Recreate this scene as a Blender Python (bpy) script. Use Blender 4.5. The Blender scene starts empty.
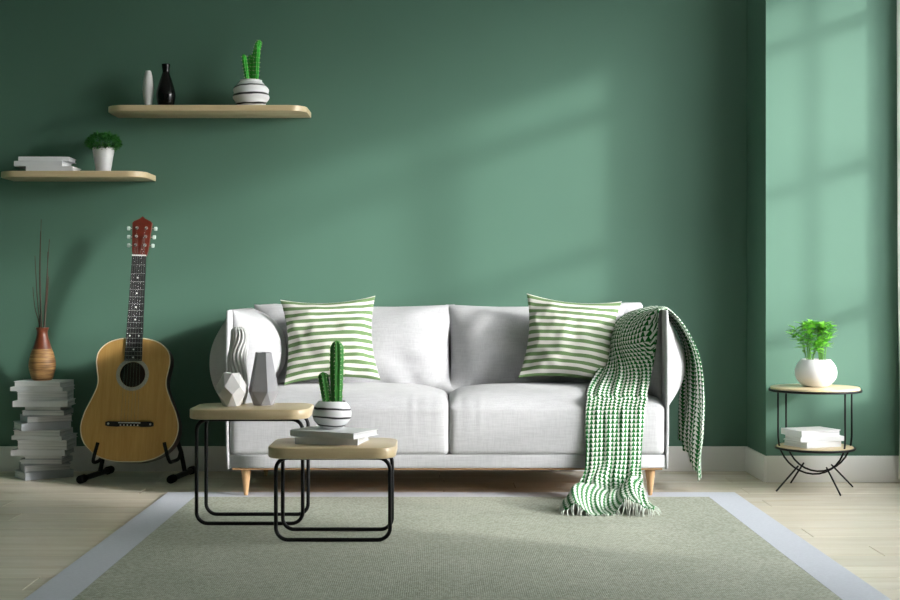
import bpy, bmesh, math, random
from mathutils import Vector, Matrix, noise
R = math.radians
PI = math.pi
rng = random.Random(7)
scene = bpy.context.scene
COL = scene.collection

# ------------------------------------------------------------------ camera
cam_d = bpy.data.cameras.new('camera'); cam = bpy.data.objects.new('camera', cam_d); COL.objects.link(cam)
cam.location = (0, -6.71, 0.9); cam.rotation_euler = (R(90), 0, 0)
cam_d.sensor_width = 36; cam_d.lens = 54.0; cam_d.shift_x = 10/900; cam_d.shift_y = -10/900
cam_d.clip_start = 0.05; cam_d.clip_end = 100
scene.camera = cam
# ------------------------------------------------------------------ sky, sun, exposure
w = bpy.data.worlds.new('sky'); scene.world = w; w.use_nodes = True
wn = w.node_tree; bg = wn.nodes['Background']
sky = wn.nodes.new('ShaderNodeTexSky'); sky.sky_type = 'NISHITA'; sky.sun_disc = False
sky.sun_elevation = R(16.4); sky.sun_rotation = R(118.8); sky.air_density = 1.0; sky.dust_density = 5.0; sky.ozone_density = 2.0
hsv = wn.nodes.new('ShaderNodeHueSaturation'); hsv.inputs['Saturation'].default_value = .06
wn.links.new(sky.outputs[0], hsv.inputs['Color']); 
# thin haze lifts the whole sky evenly
haze = wn.nodes.new('ShaderNodeMix'); haze.data_type = 'RGBA'; haze.blend_type = 'ADD'; haze.inputs[0].default_value = 1.0
haze.inputs[7].default_value = (7.6, 7.9, 8.1, 1)
wn.links.new(hsv.outputs[0], haze.inputs[6]); wn.links.new(haze.outputs[2], bg.inputs[0]); bg.inputs[1].default_value = .46
sd = bpy.data.lights.new('sun_offscreen', 'SUN'); sun = bpy.data.objects.new('sun_offscreen', sd); COL.objects.link(sun)
SUN = Vector((-1, 0.55, -0.335))
sun.rotation_euler = SUN.to_track_quat('-Z', 'Y').to_euler(); sun.location = (6, -3.5, 4)
sd.energy = 2.8; sd.angle = R(3.4); sd.color = (1.0, 0.985, 0.965)
vs = scene.view_settings
vs.view_transform = 'Standard'; vs.look = 'None'; vs.exposure = 0.34; vs.gamma = 1.0; vs.use_curve_mapping = False

# ------------------------------------------------------------------ materials
def lin(c):
    return tuple((v/255/12.92 if v/255 <= .04045 else ((v/255+.055)/1.055)**2.4) for v in c) + (1,)
MATS = {}
class NT:
    def __init__(s, m): s.t = m.node_tree; s.n = s.t.nodes; s.b = s.n['Principled BSDF']
    def add(s, typ, **kw):
        nd = s.n.new(typ)
        for k, v in kw.items(): setattr(nd, k, v)
        return nd
    def link(s, a, b): s.t.links.new(a, b)
    def math(s, op, a, b=None, c=None):
        nd = s.n.new('ShaderNodeMath'); nd.operation = op
        for i, v in enumerate((a, b, c)):
            if v is None: continue
            if isinstance(v, (int, float)): nd.inputs[i].default_value = v
            else: s.link(v, nd.inputs[i])
        return nd.outputs[0]
    def coord(s, out='Object', scale=(1, 1, 1), loc=None):
        tc = s.n.new('ShaderNodeTexCoord'); mp = s.n.new('ShaderNodeMapping')
        mp.inputs['Scale'].default_value = scale
        s.link(tc.outputs[out], mp.inputs[0])
        if loc is not None: s.link(loc, mp.inputs['Location'])
        return mp.outputs[0]
    def noise(s, vec, scale, detail=3, rough=.55):
        nd = s.n.new('ShaderNodeTexNoise'); nd.inputs['Scale'].default_value = scale
        nd.inputs['Detail'].default_value = detail; nd.inputs['Roughness'].default_value = rough
        s.link(vec, nd.inputs['Vector']); return nd.outputs['Fac']
    def ramp(s, fac, stops):
        nd = s.n.new('ShaderNodeValToRGB'); e = nd.color_ramp.elements
        while len(e) < len(stops): e.new(.5)
        for el, (p, c) in zip(e, stops): el.position = p; el.color = c
        s.link(fac, nd.inputs[0]); return nd.outputs[0]
    def mix(s, fac, a, b, blend='MIX'):
        nd = s.n.new('ShaderNodeMix'); nd.data_type = 'RGBA'; nd.blend_type = blend
        for sock, v in ((nd.inputs[0], fac), (nd.inputs[6], a), (nd.inputs[7], b)):
            if isinstance(v, (int, float, tuple)): sock.default_value = v
            else: s.link(v, sock)
        return nd.outputs[2]
    def bump(s, h, strength=.3, dist=.002):
        nd = s.n.new('ShaderNodeBump'); nd.inputs['Strength'].default_value = strength; nd.inputs['Distance'].default_value = dist
        s.link(h, nd.inputs['Height']); s.link(nd.outputs[0], s.b.inputs['Normal'])
    def color(s, c):
        if isinstance(c, tuple): s.b.inputs['Base Color'].default_value = c
        else: s.link(c, s.b.inputs['Base Color'])
def newmat(name, rough=.6, spec=.5, metal=0):
    m = bpy.data.materials.new(name); m.use_nodes = True
    t = NT(m); t.b.inputs['Roughness'].default_value = rough; t.b.inputs['Metallic'].default_value = metal
    t.b.inputs['Specular IOR Level'].default_value = spec
    MATS[name] = m
    return t
def simple(name, rgb, rough=.5, var=.06, scale=12, bump=0, bscale=60, spec=.5, metal=0):
    t = newmat(name, rough, spec, metal); c = lin(rgb)
    n = t.noise(t.coord(), scale)
    lo = tuple(v*(1-var) for v in c[:3])+(1,); hi = tuple(min(1, v*(1+var)) for v in c[:3])+(1,)
    t.color(t.ramp(n, [(.3, lo), (.7, hi)]))
    if bump: t.bump(t.noise(t.coord(), bscale), bump, .002)
    return t
def wood(name, rgb, dark, axis=0, rough=.45, gscale=1.0, rand=False, amount=1.0):
    t = newmat(name, rough)
    sc = [22*gscale]*3; sc[axis] = 1.6*gscale
    loc = None
    if rand:
        oi = t.add('ShaderNodeObjectInfo'); cx = t.add('ShaderNodeCombineXYZ')
        t.link(t.math('MULTIPLY', oi.outputs['Random'], 37.0), cx.inputs[0]); t.link(t.math('MULTIPLY', oi.outputs['Random'], 91.0), cx.inputs[1])
        loc = cx.outputs[0]
    v = t.coord('Object', tuple(sc), loc)
    n1 = t.noise(v, 1.0, 5, .6); n2 = t.noise(v, 4.5, 3, .5)
    f = t.math('ADD', t.math('MULTIPLY', n1, .7), t.math('MULTIPLY', n2, .3))
    c = t.ramp(f, [(.5-.22/amount, lin(dark)), (.5+.18/amount, lin(rgb))])
    if rand:
        h = t.add('ShaderNodeHueSaturation'); t.link(c, h.inputs['Color'])
        t.link(t.math('MULTIPLY_ADD', oi.outputs['Random'], .16, .92), h.inputs['Value'])
        c = h.outputs[0]
    t.color(c); t.bump(f, .12, .001)
    return t

t = newmat('wall_green', .62, .35)
n = t.noise(t.coord(), 1.3, 3)
t.color(t.ramp(n, [(.3, lin((81, 115, 98))), (.7, lin((84, 119, 102)))])); t.bump(t.noise(t.coord(), 260, 2), .06, .001)
simple('plaster_white', (232, 232, 228), .8, .02, 3, .05, 200)
simple('baseboard_white', (234, 232, 229), .45, .015, 3)
wood('floor_wood', (240, 232, 216), (214, 200, 176), 0, .26, .55, True, .9)
simple('floor_gap', (120, 108, 90), .8)
t = newmat('rug_green', .95, .1)
v = t.coord()
ck = t.add('ShaderNodeTexVoronoi'); ck.inputs['Scale'].default_value = 125; ck.inputs['Randomness'].default_value = .45
t.link(t.coord('Object', (1.25, .8, 1)), ck.inputs['Vector'])
hgt = t.math('SUBTRACT', 1.0, ck.outputs['Distance'])
ng = t.noise(v, 3.0, 4, .6)
base = t.ramp(ng, [(.3, lin((174, 177, 162))), (.7, lin((186, 188, 174)))])
yarn = t.add('ShaderNodeSeparateColor'); t.link(ck.outputs['Color'], yarn.inputs[0])
pile = t.ramp(yarn.outputs[0], [(.1, (.72, .73, .70, 1)), (.9, (1.0, 1.0, 1.0, 1))])
t.color(t.mix(1.0, base, pile, 'MULTIPLY')); t.bump(hgt, .5, .004)
simple('rug_border_grey', (196, 199, 207), .9, .04, 90, .25, 400, .2)
def fabric(name, rgb, rough=.9):
    t = newmat(name, rough, .25)
    a = t.noise(t.coord('Object', (18, 18, 210)), 1, 2); b = t.noise(t.coord('Object', (210, 210, 18)), 1, 2)
    f = t.math('ADD', t.math('MULTIPLY', a, .5), t.math('MULTIPLY', b, .5))
    c = lin(rgb); lo = tuple(v*.88 for v in c[:3])+(1,)
    t.color(t.ramp(f, [(.38, lo), (.6, c)])); t.bump(f, .3, .002)
    t.b.inputs['Sheen Weight'].default_value = .15
    return t
fabric('sofa_fabric', (180, 180, 182))
simple('dark_fabric', (40, 40, 44), .9)
# striped cushion cloth
t = newmat('stripe_cloth', .9, .2)
uv = t.add('ShaderNodeTexCoord').outputs['UV']; sp = t.add('ShaderNodeSeparateXYZ'); t.link(uv, sp.inputs[0])
fr = t.math('FRACT', t.math('ADD', t.math('MULTIPLY', sp.outputs[1], 11.5), .15))
st = t.math('LESS_THAN', fr, .5)
weave = t.noise(t.coord('Object', (1, 1, 1)), 500, 2)
t.color(t.mix(st, lin((208, 206, 199)), lin((102, 128, 86)))); t.bump(weave, .3, .001)
# triangle patterned throw
t = newmat('throw_cloth', .9, .2)
uv = t.add('ShaderNodeTexCoord').outputs['UV']; sp = t.add('ShaderNodeSeparateXYZ'); t.link(uv, sp.inputs[0])
fx = t.math('FRACT', sp.outputs[0]); fy = t.math('FRACT', sp.outputs[1])
tri = t.math('SUBTRACT', 1.0, t.math('ABSOLUTE', t.math('MULTIPLY_ADD', fx, 2.0, -1.0)))
g = t.math('LESS_THAN', fy, t.math('MULTIPLY', tri, 1.14))
t.color(t.mix(g, lin((208, 213, 204)), lin((24, 94, 38)))); t.bump(t.noise(t.coord(), 600, 2), .3, .001)
simple('fringe_thread', (222, 230, 220), .9)
wood('pale_wood', (210, 192, 157), (188, 165, 125), 0, .32, .8)
wood('leg_wood', (204, 166, 124), (180, 136, 92), 2, .4, 1.2)
wood('guitar_top', (214, 172, 104), (194, 147, 78), 2, .32, 2.2)
simple('black_metal', (7, 7, 8), .42, .05, 8, 0, spec=.25)
simple('black_rubber', (6, 6, 7), .7, .05, spec=.2)
simple('mahogany', (96, 34, 20), .3, .18, 30)
simple('rosewood_dark', (22, 19, 20), .4, .2, 40)
simple('guitar_side', (60, 26, 14), .35, .15, 20)
simple('binding_cream', (240, 228, 200), .4, .03)
simple('rosette_grey', (172, 170, 160), .5, .18, 160)
simple('chrome', (225, 225, 225), .22, .02, 5, metal=1)
simple('peg_ivory', (205, 222, 212), .35, .04)
simple('inlay_pearl', (245, 245, 240), .3, .02)
simple('book_cover', (220, 221, 223), .5, .025, 4)
simple('book_cover_pale', (184, 187, 192), .5, .03, 4)
simple('book_cover_grey', (176, 180, 186), .55, .03, 4)
t = newmat('book_pages', .85, .2)
n = t.noise(t.coord('Object', (3, 3, 420)), 1, 2)
t.color(t.ramp(n, [(.35, lin((196, 197, 198))), (.65, lin((236, 236, 236)))])); t.bump(n, .3, .001)
simple('ceramic_white', (204, 204, 204), .35, .015, 3)
simple('ceramic_matte', (214, 214, 212), .7, .02, 3)
simple('stone_white', (210, 209, 207), .75, .03, 8, .05, 200)
simple('stone_grey', (150, 150, 153), .8, .05, 10, .08, 200)
simple('black_glaze', (3, 3, 3), .14, .05, 5, spec=.3)
simple('soil', (58, 44, 32), .95, .3, 60, .5, 120)
simple('cactus_green', (50, 128, 42), .55, .22, 40)
simple('cactus_bright', (52, 180, 48), .55, .2, 40)
simple('spine_pale', (206, 214, 170), .7)
simple('leaf_bright', (132, 206, 66), .45, .32, 30)
simple('leaf_dark', (38, 104, 34), .55, .35, 60)
simple('stem_green', (86, 140, 48), .6, .15)
simple('twig_brown', (66, 48, 34), .8, .2, 40)
simple('vase_brown', (104, 52, 30), .4, .25, 30)
t = newmat('vase_woven', .6)
n = t.noise(t.coord('Object', (10, 10, 150)), 1, 3)
t.color(t.ramp(n, [(.33, lin((100, 66, 36))), (.62, lin((178, 136, 84)))])); t.bump(n, .6, .003)
def banded(name, freq, wob, width, tilt):
    t = newmat(name, .45)
    co = t.add('ShaderNodeTexCoord').outputs['Object']; sp = t.add('ShaderNodeSeparateXYZ'); t.link(co, sp.inputs[0])
    nz = t.noise(t.coord('Object', (7, 7, 14)), 1.0, 2)
    z = t.math('ADD', t.math('ADD', sp.outputs[2], t.math('MULTIPLY', sp.outputs[0], tilt)), t.math('MULTIPLY_ADD', nz, wob, -wob/2))
    f = t.math('FRACT', t.math('MULTIPLY', z, freq))
    d = t.math('ABSOLUTE', t.math('SUBTRACT', f, .5))
    wn = t.noise(t.coord('Object', (4, 4, 60)), 1.0, 2)
    th = t.math('MULTIPLY', wn, width)
    q = t.math('DIVIDE', d, th)
    t.color(t.ramp(q, [(.55, lin((26, 26, 28))), (1.0, lin((236, 236, 236)))]))
    return t
banded('marble_bands', 34, .016, .27, .04)
banded('marble_grooves', 23.5, .02, .3, -.05)
# window glass and sheer curtain
t = newmat('window_glass', .05)
tr = t.add('ShaderNodeBsdfTransparent'); gl = t.add('ShaderNodeBsdfGlossy'); gl.inputs['Roughness'].default_value = .02
mx = t.add('ShaderNodeMixShader'); mx.inputs[0].default_value = .05
t.link(tr.outputs[0], mx.inputs[1]); t.link(gl.outputs[0], mx.inputs[2]); t.link(mx.outputs[0], t.n['Material Output'].inputs[0])
t = newmat('sheer_curtain', .9, .1); t.color(lin((238, 238, 236)))
tl = t.add('ShaderNodeBsdfTranslucent'); tl.inputs[0].default_value = lin((238, 238, 236))
mx = t.add('ShaderNodeMixShader'); mx.inputs[0].default_value = .45
t.link(t.b.outputs[0], mx.inputs[1]); t.link(tl.outputs[0], mx.inputs[2]); t.link(mx.outputs[0], t.n['Material Output'].inputs[0])
simple('window_white', (235, 235, 233), .5, .01)

# ------------------------------------------------------------------ object helpers
def link(o, parent=None, loc=None):
    COL.objects.link(o)
    if parent is not None: o.parent = parent
    if loc is not None: o.location = loc
    return o
def tag(o, label=None, cat=None, group=None, kind=None):
    if label: o['label'] = label
    if cat: o['category'] = cat
    if group: o['group'] = group
    if kind: o['kind'] = kind
    return o
def thing(name, label, cat, loc=(0, 0, 0), rot=(0, 0, 0), group=None):
    o = bpy.data.objects.new(name, None); o.empty_display_size = .05
    COL.objects.link(o); o.location = loc; o.rotation_euler = rot
    return tag(o, label, cat, group)
def mobj(name, verts, faces, mat, parent=None, smooth=True, uvs=None, loc=None):
    me = bpy.data.meshes.new(name); me.from_pydata([tuple(v) for v in verts], [], faces); me.update()
    if uvs is not None:
        l = me.uv_layers.new(name='uv')
        for lp in me.loops: l.data[lp.index].uv = uvs[lp.vertex_index]
    me.materials.append(MATS[mat])
    for p in me.polygons: p.use_smooth = smooth
    return link(bpy.data.objects.new(name, me), parent, loc)
def bobj(name, bm, mat, parent=None, smooth=False, loc=None, fixn=True):
    if fixn: bmesh.ops.recalc_face_normals(bm, faces=bm.faces)
    me = bpy.data.meshes.new(name); bm.to_mesh(me); bm.free()
    me.materials.append(MATS[mat])
    for p in me.polygons: p.use_smooth = smooth
    return link(bpy.data.objects.new(name, me), parent, loc)
def sharp(o, ang=35):
    """smooth shading with creases kept"""
    me = o.data
    for p in me.polygons: p.use_smooth = True
    me.set_sharp_from_angle(angle=R(ang))
    return o
def box_bm(size, center=(0, 0, 0), bevel=0, seg=2, bm=None):
    nb = bmesh.new()
    bmesh.ops.create_cube(nb, size=1.0)
    bmesh.ops.scale(nb, vec=size, verts=nb.verts)
    if bevel: bmesh.ops.bevel(nb, geom=nb.edges[:], offset=bevel, segments=seg, affect='EDGES', profile=.5)
    bmesh.ops.translate(nb, vec=center, verts=nb.verts)
    if bm is None: return nb
    me = bpy.data.meshes.new('tmp'); nb.to_mesh(me); nb.free(); bm.from_mesh(me); bpy.data.meshes.remove(me)
    return bm
def box(name, lo, hi, mat, parent=None, bevel=0, seg=2, loc=None):
    lo = Vector(lo); hi = Vector(hi)
    o = bobj(name, box_bm(hi-lo, (lo+hi)/2, bevel, seg), mat, parent, loc=loc)
    if bevel: sharp(o, 30)
    return o
def rounded_box(name, lo, hi, r, n, mat, parent=None, deform=None):
    lo = Vector(lo); hi = Vector(hi); h = (hi-lo)/2; c = (hi+lo)/2
    bm = bmesh.new(); bmesh.ops.create_cube(bm, size=2.0)
    bmesh.ops.subdivide_edges(bm, edges=bm.edges[:], cuts=n, use_grid_fill=True)
    for v in bm.verts:
        p = Vector((v.co.x*h.x, v.co.y*h.y, v.co.z*h.z))
        q = Vector([max(-(h[i]-r), min(h[i]-r, p[i])) for i in range(3)])
        d = p-q
        if d.length > 1e-9: p = q+d.normalized()*r
        p += c
        if deform: p = deform(p)
        v.co = p
    return bobj(name, bm, mat, parent, True)
def outline_round(w, d, r, seg=8):
    pts = []
    for cx, cy, a0 in ((w/2-r, d/2-r, 0), (-w/2+r, d/2-r, 90), (-w/2+r, -d/2+r, 180), (w/2-r, -d/2+r, 270)):
        for k in range(seg+1):
            a = R(a0+90*k/seg); pts.append((cx+r*math.cos(a), cy+r*math.sin(a)))
    return pts
def slab(name, outline, z0, z1, mat, parent=None, ease=.004, loc=None):
    n = len(outline); verts = []; faces = []
    cx = sum(p[0] for p in outline)/n; cy = sum(p[1] for p in outline)/n
    prof = [(ease, z0), (ease*.3, z0+ease*.3), (0, z0+ease), (0, z1-ease), (ease*.3, z1-ease*.3), (ease, z1)]
    for ins, z in prof:
        for x, y in outline:
            dx, dy = x-cx, y-cy; l = math.hypot(dx, dy)
            verts.append((x-dx/l*ins, y-dy/l*ins, z))
    for k in range(len(prof)-1):
        for i in range(n):
            j = (i+1) % n; faces.append((k*n+i, k*n+j, (k+1)*n+j, (k+1)*n+i))
    faces.append(tuple(range(n))[::-1]); faces.append(tuple(range((len(prof)-1)*n, len(prof)*n)))
    o = mobj(name, verts, faces, mat, parent, True, loc=loc)
    return sharp(o, 40)
def lathe(name, prof, mat, parent=None, seg=32, loc=None, rmod=None, ang=40, close=True):
    verts = []; faces = []
    for r, z in prof:
        for k in range(seg):
            a = 2*PI*k/seg
            rr, dx, dy = (r, 0, 0) if rmod is None else rmod(r, z, a)
            verts.append((rr*math.cos(a)+dx, rr*math.sin(a)+dy, z))
    for i in range(len(prof)-1):
        for k in range(seg):
            j = (k+1) % seg
            faces.append((i*seg+k, i*seg+j, (i+1)*seg+j, (i+1)*seg+k))
    if close:
        faces.append(tuple(range(seg))[::-1]); m = len(prof)-1
        faces.append(tuple(range(m*seg, (m+1)*seg)))
    o = mobj(name, verts, faces, mat, parent, True, loc=loc)
    return sharp(o, ang)
def catmull(pts, n, closed=False):
    P = [Vector(p) for p in pts]; out = []
    m = len(P); segs = m if closed else m-1
    for i in range(segs):
        if closed: a, b, c, d = P[(i-1) % m], P[i], P[(i+1) % m], P[(i+2) % m]
        else: a, b, c, d = P[max(i-1, 0)], P[i], P[i+1], P[min(i+2, m-1)]
        for k in range(n):
            s = k/n
            out.append(.5*((2*b)+(c-a)*s+(2*a-5*b+4*c-d)*s*s+(3*b-a-3*c+d)*s**3))
    if not closed: out.append(P[-1].copy())
    return out
def tube_data(pts, rad, seg=8, closed=False):
    pts = [Vector(p) for p in pts]; n = len(pts)
    rs = rad if isinstance(rad, (list, tuple)) else [rad]*n
    verts = []; faces = []
    T = []
    for i in range(n):
        a = pts[(i-1) % n] if (closed or i > 0) else pts[i]; b = pts[(i+1) % n] if (closed or i < n-1) else pts[i]
        T.append((b-a).normalized())
    up = Vector((0, 0, 1)) if abs(T[0].z) < .9 else Vector((1, 0, 0))
    nrm = (up-T[0]*up.dot(T[0])).normalized()
    for i in range(n):
        nrm = (nrm-T[i]*nrm.dot(T[i])).normalized(); bi = T[i].cross(nrm)
        for k in range(seg):
            a = 2*PI*k/seg; verts.append(pts[i]+(nrm*math.cos(a)+bi*math.sin(a))*rs[i])
    for i in range(n if closed else n-1):
        j = (i+1) % n
        for k in range(seg):
            l = (k+1) % seg; faces.append((i*seg+k, i*seg+l, j*seg+l, j*seg+k))
    if not closed:
        faces.append(tuple(range(seg))[::-1]); faces.append(tuple(range((n-1)*seg, n*seg)))
    return verts, faces
def tube(name, pts, rad, mat, parent=None, seg=8, closed=False):
    v, f = tube_data(pts, rad, seg, closed)
    return sharp(mobj(name, v, f, mat, parent, True), 50)
def fillet_loop(corners, r, seg=6):
    """rounded closed polyline"""
    out = []; m = len(corners); C = [Vector(c) for c in corners]
    for i in range(m):
        p, a, b = C[i], C[i-1], C[(i+1) % m]
        da = (a-p).normalized(); db = (b-p).normalized()
        c = p+(da+db)*r
        for k in range(seg+1):
            s = R(90)*k/seg
            out.append(c-db*r*math.cos(s)-da*r*math.sin(s))
    return out
def closed_sheet(name, P, n, m, mat, parent=None, uv=None):
    """two skins sharing their rim; P(u, v, side) with u, v in -1..1"""
    verts = []; idx = {}; uvs = []; faces = []
    for s in (0, 1):
        for i in range(n+1):
            for j in range(m+1):
                rim = i in (0, n) or j in (0, m)
                if s == 1 and rim: idx[(1, i, j)] = idx[(0, i, j)]; continue
                # denser near the rim
                u = math.sin((i/n*2-1)*PI/2*.92)/math.sin(PI/2*.92); v = math.sin((j/m*2-1)*PI/2*.92)/math.sin(PI/2*.92)
                idx[(s, i, j)] = len(verts); verts.append(P(u, v, s)); uvs.append((u*.5+.5, v*.5+.5))
    for s in (0, 1):
        for i in range(n):
            for j in range(m):
                f = (idx[(s, i, j)], idx[(s, i+1, j)], idx[(s, i+1, j+1)], idx[(s, i, j+1)])
                faces.append(f if s == 0 else f[::-1])
    return mobj(name, verts, faces, mat, parent, True, uvs)
def pillow_fn(w, h, t, seed, pinch=.06, p=2.6, q=.55, wr=.010, back=1.0, ws=2.2):
    def P(u, v, s):
        th = t/2*max(0, (1-abs(u)**p)*(1-abs(v)**p))**q
        x = u*w/2*(1-pinch*(1-v*v)*abs(u)); z = v*h/2*(1-pinch*(1-u*u)*abs(v))
        nz = noise.noise(Vector((u*ws, v*ws, seed+s*9.1)))*.7+noise.noise(Vector((u*ws*2.4+3, v*ws*2.4, seed)))*.4
        # folds running from the corners inward
        cr = max(abs(u), 0)*max(abs(v), 0)
        fold = math.sin((u-v)*9+seed*3)*cr*.6*wr
        d = th+(nz*wr+fold)*min(1, th/(t*.2))
        return Vector((x, (-1 if s == 0 else back)*d, z))
    return P

# ------------------------------------------------------------------ the room
XR = 2.30; XL = -3.0; YF = -9.0; ZC = 2.8; PX = 1.527; PY = -.385
def structure(o): o['kind'] = 'structure'; return o
floor = structure(box('floor', (XL-.1, YF, -.10), (XR+.1, .1, -.012), 'floor_gap'))
PW = .174; row = 0; y = -1.79+PW*11
while y-PW > YF:
    y1 = min(y, 0); y0 = y-PW
    if y1-y0 > .01:
        x = XL-rng.uniform(.1, 1.5)
        while x < XR:
            L = rng.choice((1.35, 1.6, 1.85)); a = max(x, XL); b = min(x+L, XR)
            if b-a > .02:
                g = .0012
                box('plank', (a+g-(a+b)/2, y0+g-(y0+y1)/2, -.012), (b-g-(a+b)/2, y1-g-(y0+y1)/2, 0), 'floor_wood', floor, .0012, 1, loc=((a+b)/2, (y0+y1)/2, 0))
            x += L
    y -= PW; row += 1
structure(box('wall_back', (XL-.1, 0, 0), (XR+.1, .1, ZC), 'wall_green'))
structure(box('wall_pillar', (PX, PY, 0), (XR, 0, ZC), 'wall_green'))
structure(box('wall_left', (XL-.1, YF, 0), (XL, 0, ZC), 'wall_green'))
structure(box('ceiling', (XL-.1, YF, ZC), (XR+.1, .1, ZC+.1), 'plaster_white'))
structure(box('wall_front_added', (XL-.1, YF-.1, 0), (XR+.1, YF, ZC), 'plaster_white'))  # unseen wall behind the camera, added to block frontal light; white for bounce
# right wall with its window opening
WZ0, WZ1 = .46, 2.52
W1 = (-3.08, -.52)
bm = bmesh.new()
for lo, hi in (((XR, YF, 0), (XR+.1, W1[0], ZC)), ((XR, W1[1], 0), (XR+.1, 0, ZC)),
               ((XR, W1[0], 0), (XR+.1, W1[1], WZ0)), ((XR, W1[0], WZ1), (XR+.1, W1[1], ZC))):
    lo = Vector(lo); hi = Vector(hi); box_bm(hi-lo, (lo+hi)/2, bm=bm)
structure(bobj('wall_right', bm, 'wall_green'))
def window(name, WY0, WY1, ybars, zbars):
    win = bpy.data.objects.new(name, None); COL.objects.link(win); win.location = (XR, (WY0+WY1)/2, WZ0); structure(win)
    def wbox(nm, lo, hi, mat, bev=.003):
        return box(nm, Vector(lo)-win.location, Vector(hi)-win.location, mat, win, bev, 1)
    fx0, fx1 = XR+.02, XR+.07
    wbox('window_frame', (fx0, WY0, WZ0), (fx1, WY0+.04, WZ1), 'window_white'); wbox('window_frame', (fx0, WY1-.03, WZ0), (fx1, WY1, WZ1), 'window_white')
    wbox('window_frame', (fx0, WY0, WZ0), (fx1, WY1, WZ0+.03), 'window_white'); wbox('window_frame', (fx0, WY0, WZ1-.03), (fx1, WY1, WZ1), 'window_white')
    for yb, wd in ybars: wbox('mullion', (fx0, yb-wd/2, WZ0), (fx1, yb+wd/2, WZ1), 'window_white')
    for zb in zbars: wbox('mullion', (fx0, WY0, zb-.03), (fx1, WY1, zb+.03), 'window_white')
    ys = [WY0+.04]+[v for yb, wd in ybars[::-1] for v in (yb-wd/2, yb+wd/2)]+[WY1-.03]
    zs = [WZ0+.03]+[v for zb in zbars for v in (zb-.03, zb+.03)]+[WZ1-.03]
    for i in range(0, len(ys), 2):
        for j in range(0, len(zs), 2):
            wbox('pane', (XR+.042, ys[i], zs[j]), (XR+.048, ys[i+1], zs[j+1]), 'window_glass', 0)
    wbox('window_sill', (XR-.03, WY0-.03, WZ0-.025), (XR+.02, WY1+.03, WZ0), 'window_white')
window('window_1', W1[0], W1[1], [(-.72, .03), (-1.30, .085), (-1.89, .03), (-2.48, .06)], [.92, 1.61, 2.29])
BH = .124; BT = .013
structure(box('baseboard_back', (XL, -BT, 0), (PX, 0, BH), 'baseboard_white', None, .003, 2))
structure(box('baseboard_pillar_side', (PX-BT, PY-BT, 0), (PX, -BT, BH), 'baseboard_white', None, .003, 2))
structure(box('baseboard_pillar_front', (PX, PY-BT, 0), (XR, PY, BH), 'baseboard_white', None, .003, 2))
structure(box('baseboard_right', (XR-BT, YF, 0), (XR, PY-BT, BH), 'baseboard_white', None, .003, 2))
structure(box('baseboard_left', (XL, YF, 0), (XL+BT, -BT, BH), 'baseboard_white', None, .003, 2))

# ------------------------------------------------------------------ rug
RX0, RX1, RY1, RY0, RB = -1.2, 1.30, -.752, -3.6, .14
rug = thing('rug', 'flat woven sage green rug with a wide grey border under the coffee tables', 'rug', ((RX0+RX1)/2, (RY0+RY1)/2, 0))
hw, hd = (RX1-RX0)/2, (RY1-RY0)/2
box('woven_field', (-hw+RB, -hd+RB, 0), (hw-RB, hd-RB, .009), 'rug_green', rug, .002, 1)
bm = bmesh.new()
vo = [bm.verts.new(p) for p in ((-hw, -hd, 0), (hw, -hd, 0), (hw, hd, 0), (-hw, hd, 0))]
vi = [bm.verts.new(p) for p in ((-hw+RB, -hd+RB, 0), (hw-RB, -hd+RB, 0), (hw-RB, hd-RB, 0), (-hw+RB, hd-RB, 0))]
fs = [bm.faces.new((vo[i], vo[(i+1) % 4], vi[(i+1) % 4], vi[i])) for i in range(4)]
ex = bmesh.ops.extrude_face_region(bm, geom=fs)
bmesh.ops.translate(bm, vec=(0, 0, .008), verts=[g for g in ex['geom'] if isinstance(g, bmesh.types.BMVert)])
bobj('border', bm, 'rug_border_grey', rug)

# ------------------------------------------------------------------ sofa
SX, SY = .03, -.50
SL, SR_ = -.915, .978         # arm panels
sofa = thing('sofa', 'off white fabric two seat sofa with puffy arms and tapered wooden legs', 'sofa', (SX, SY, 0))
def S(p): return Vector((p[0]-SX, p[1]-SY, p[2]))
rounded_box('base', S((SL, -.912, .131)), S((SR_, -.10, .196)), .012, 10, 'sofa_fabric', sofa)
box('base_trim', S((SL+.02, -.900, .1255)), S((SR_-.02, -.11, .133)), 'leg_wood', sofa, .002, 1)
for lx, ly in ((-.843, -.845), (.913, -.845), (-.843, -.17), (.913, -.17)):
    zf = .0085 if ly < -.7 else 0
    lathe('leg', [(.007, zf), (.009, zf+.004), (.022, .118), (.024, .127)], 'leg_wood', sofa, 20, S((lx, ly, 0)))
SEATF, SEATB = -.918, -.26
def seat_top(x, y):
    best = 0
    for a, b in ((SL+.012, .0385), (.0395, SR_-.012)):
        u = (x-(a+b)/2)/((b-a)/2); v = (y-(SEATF+SEATB)/2)/((SEATB-SEATF)/2)
        if abs(u) <= 1.02: best = .048*max(0, 1-u**4)*max(0, 1-abs(v)**2.6)**.8
    return .428+best
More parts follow.
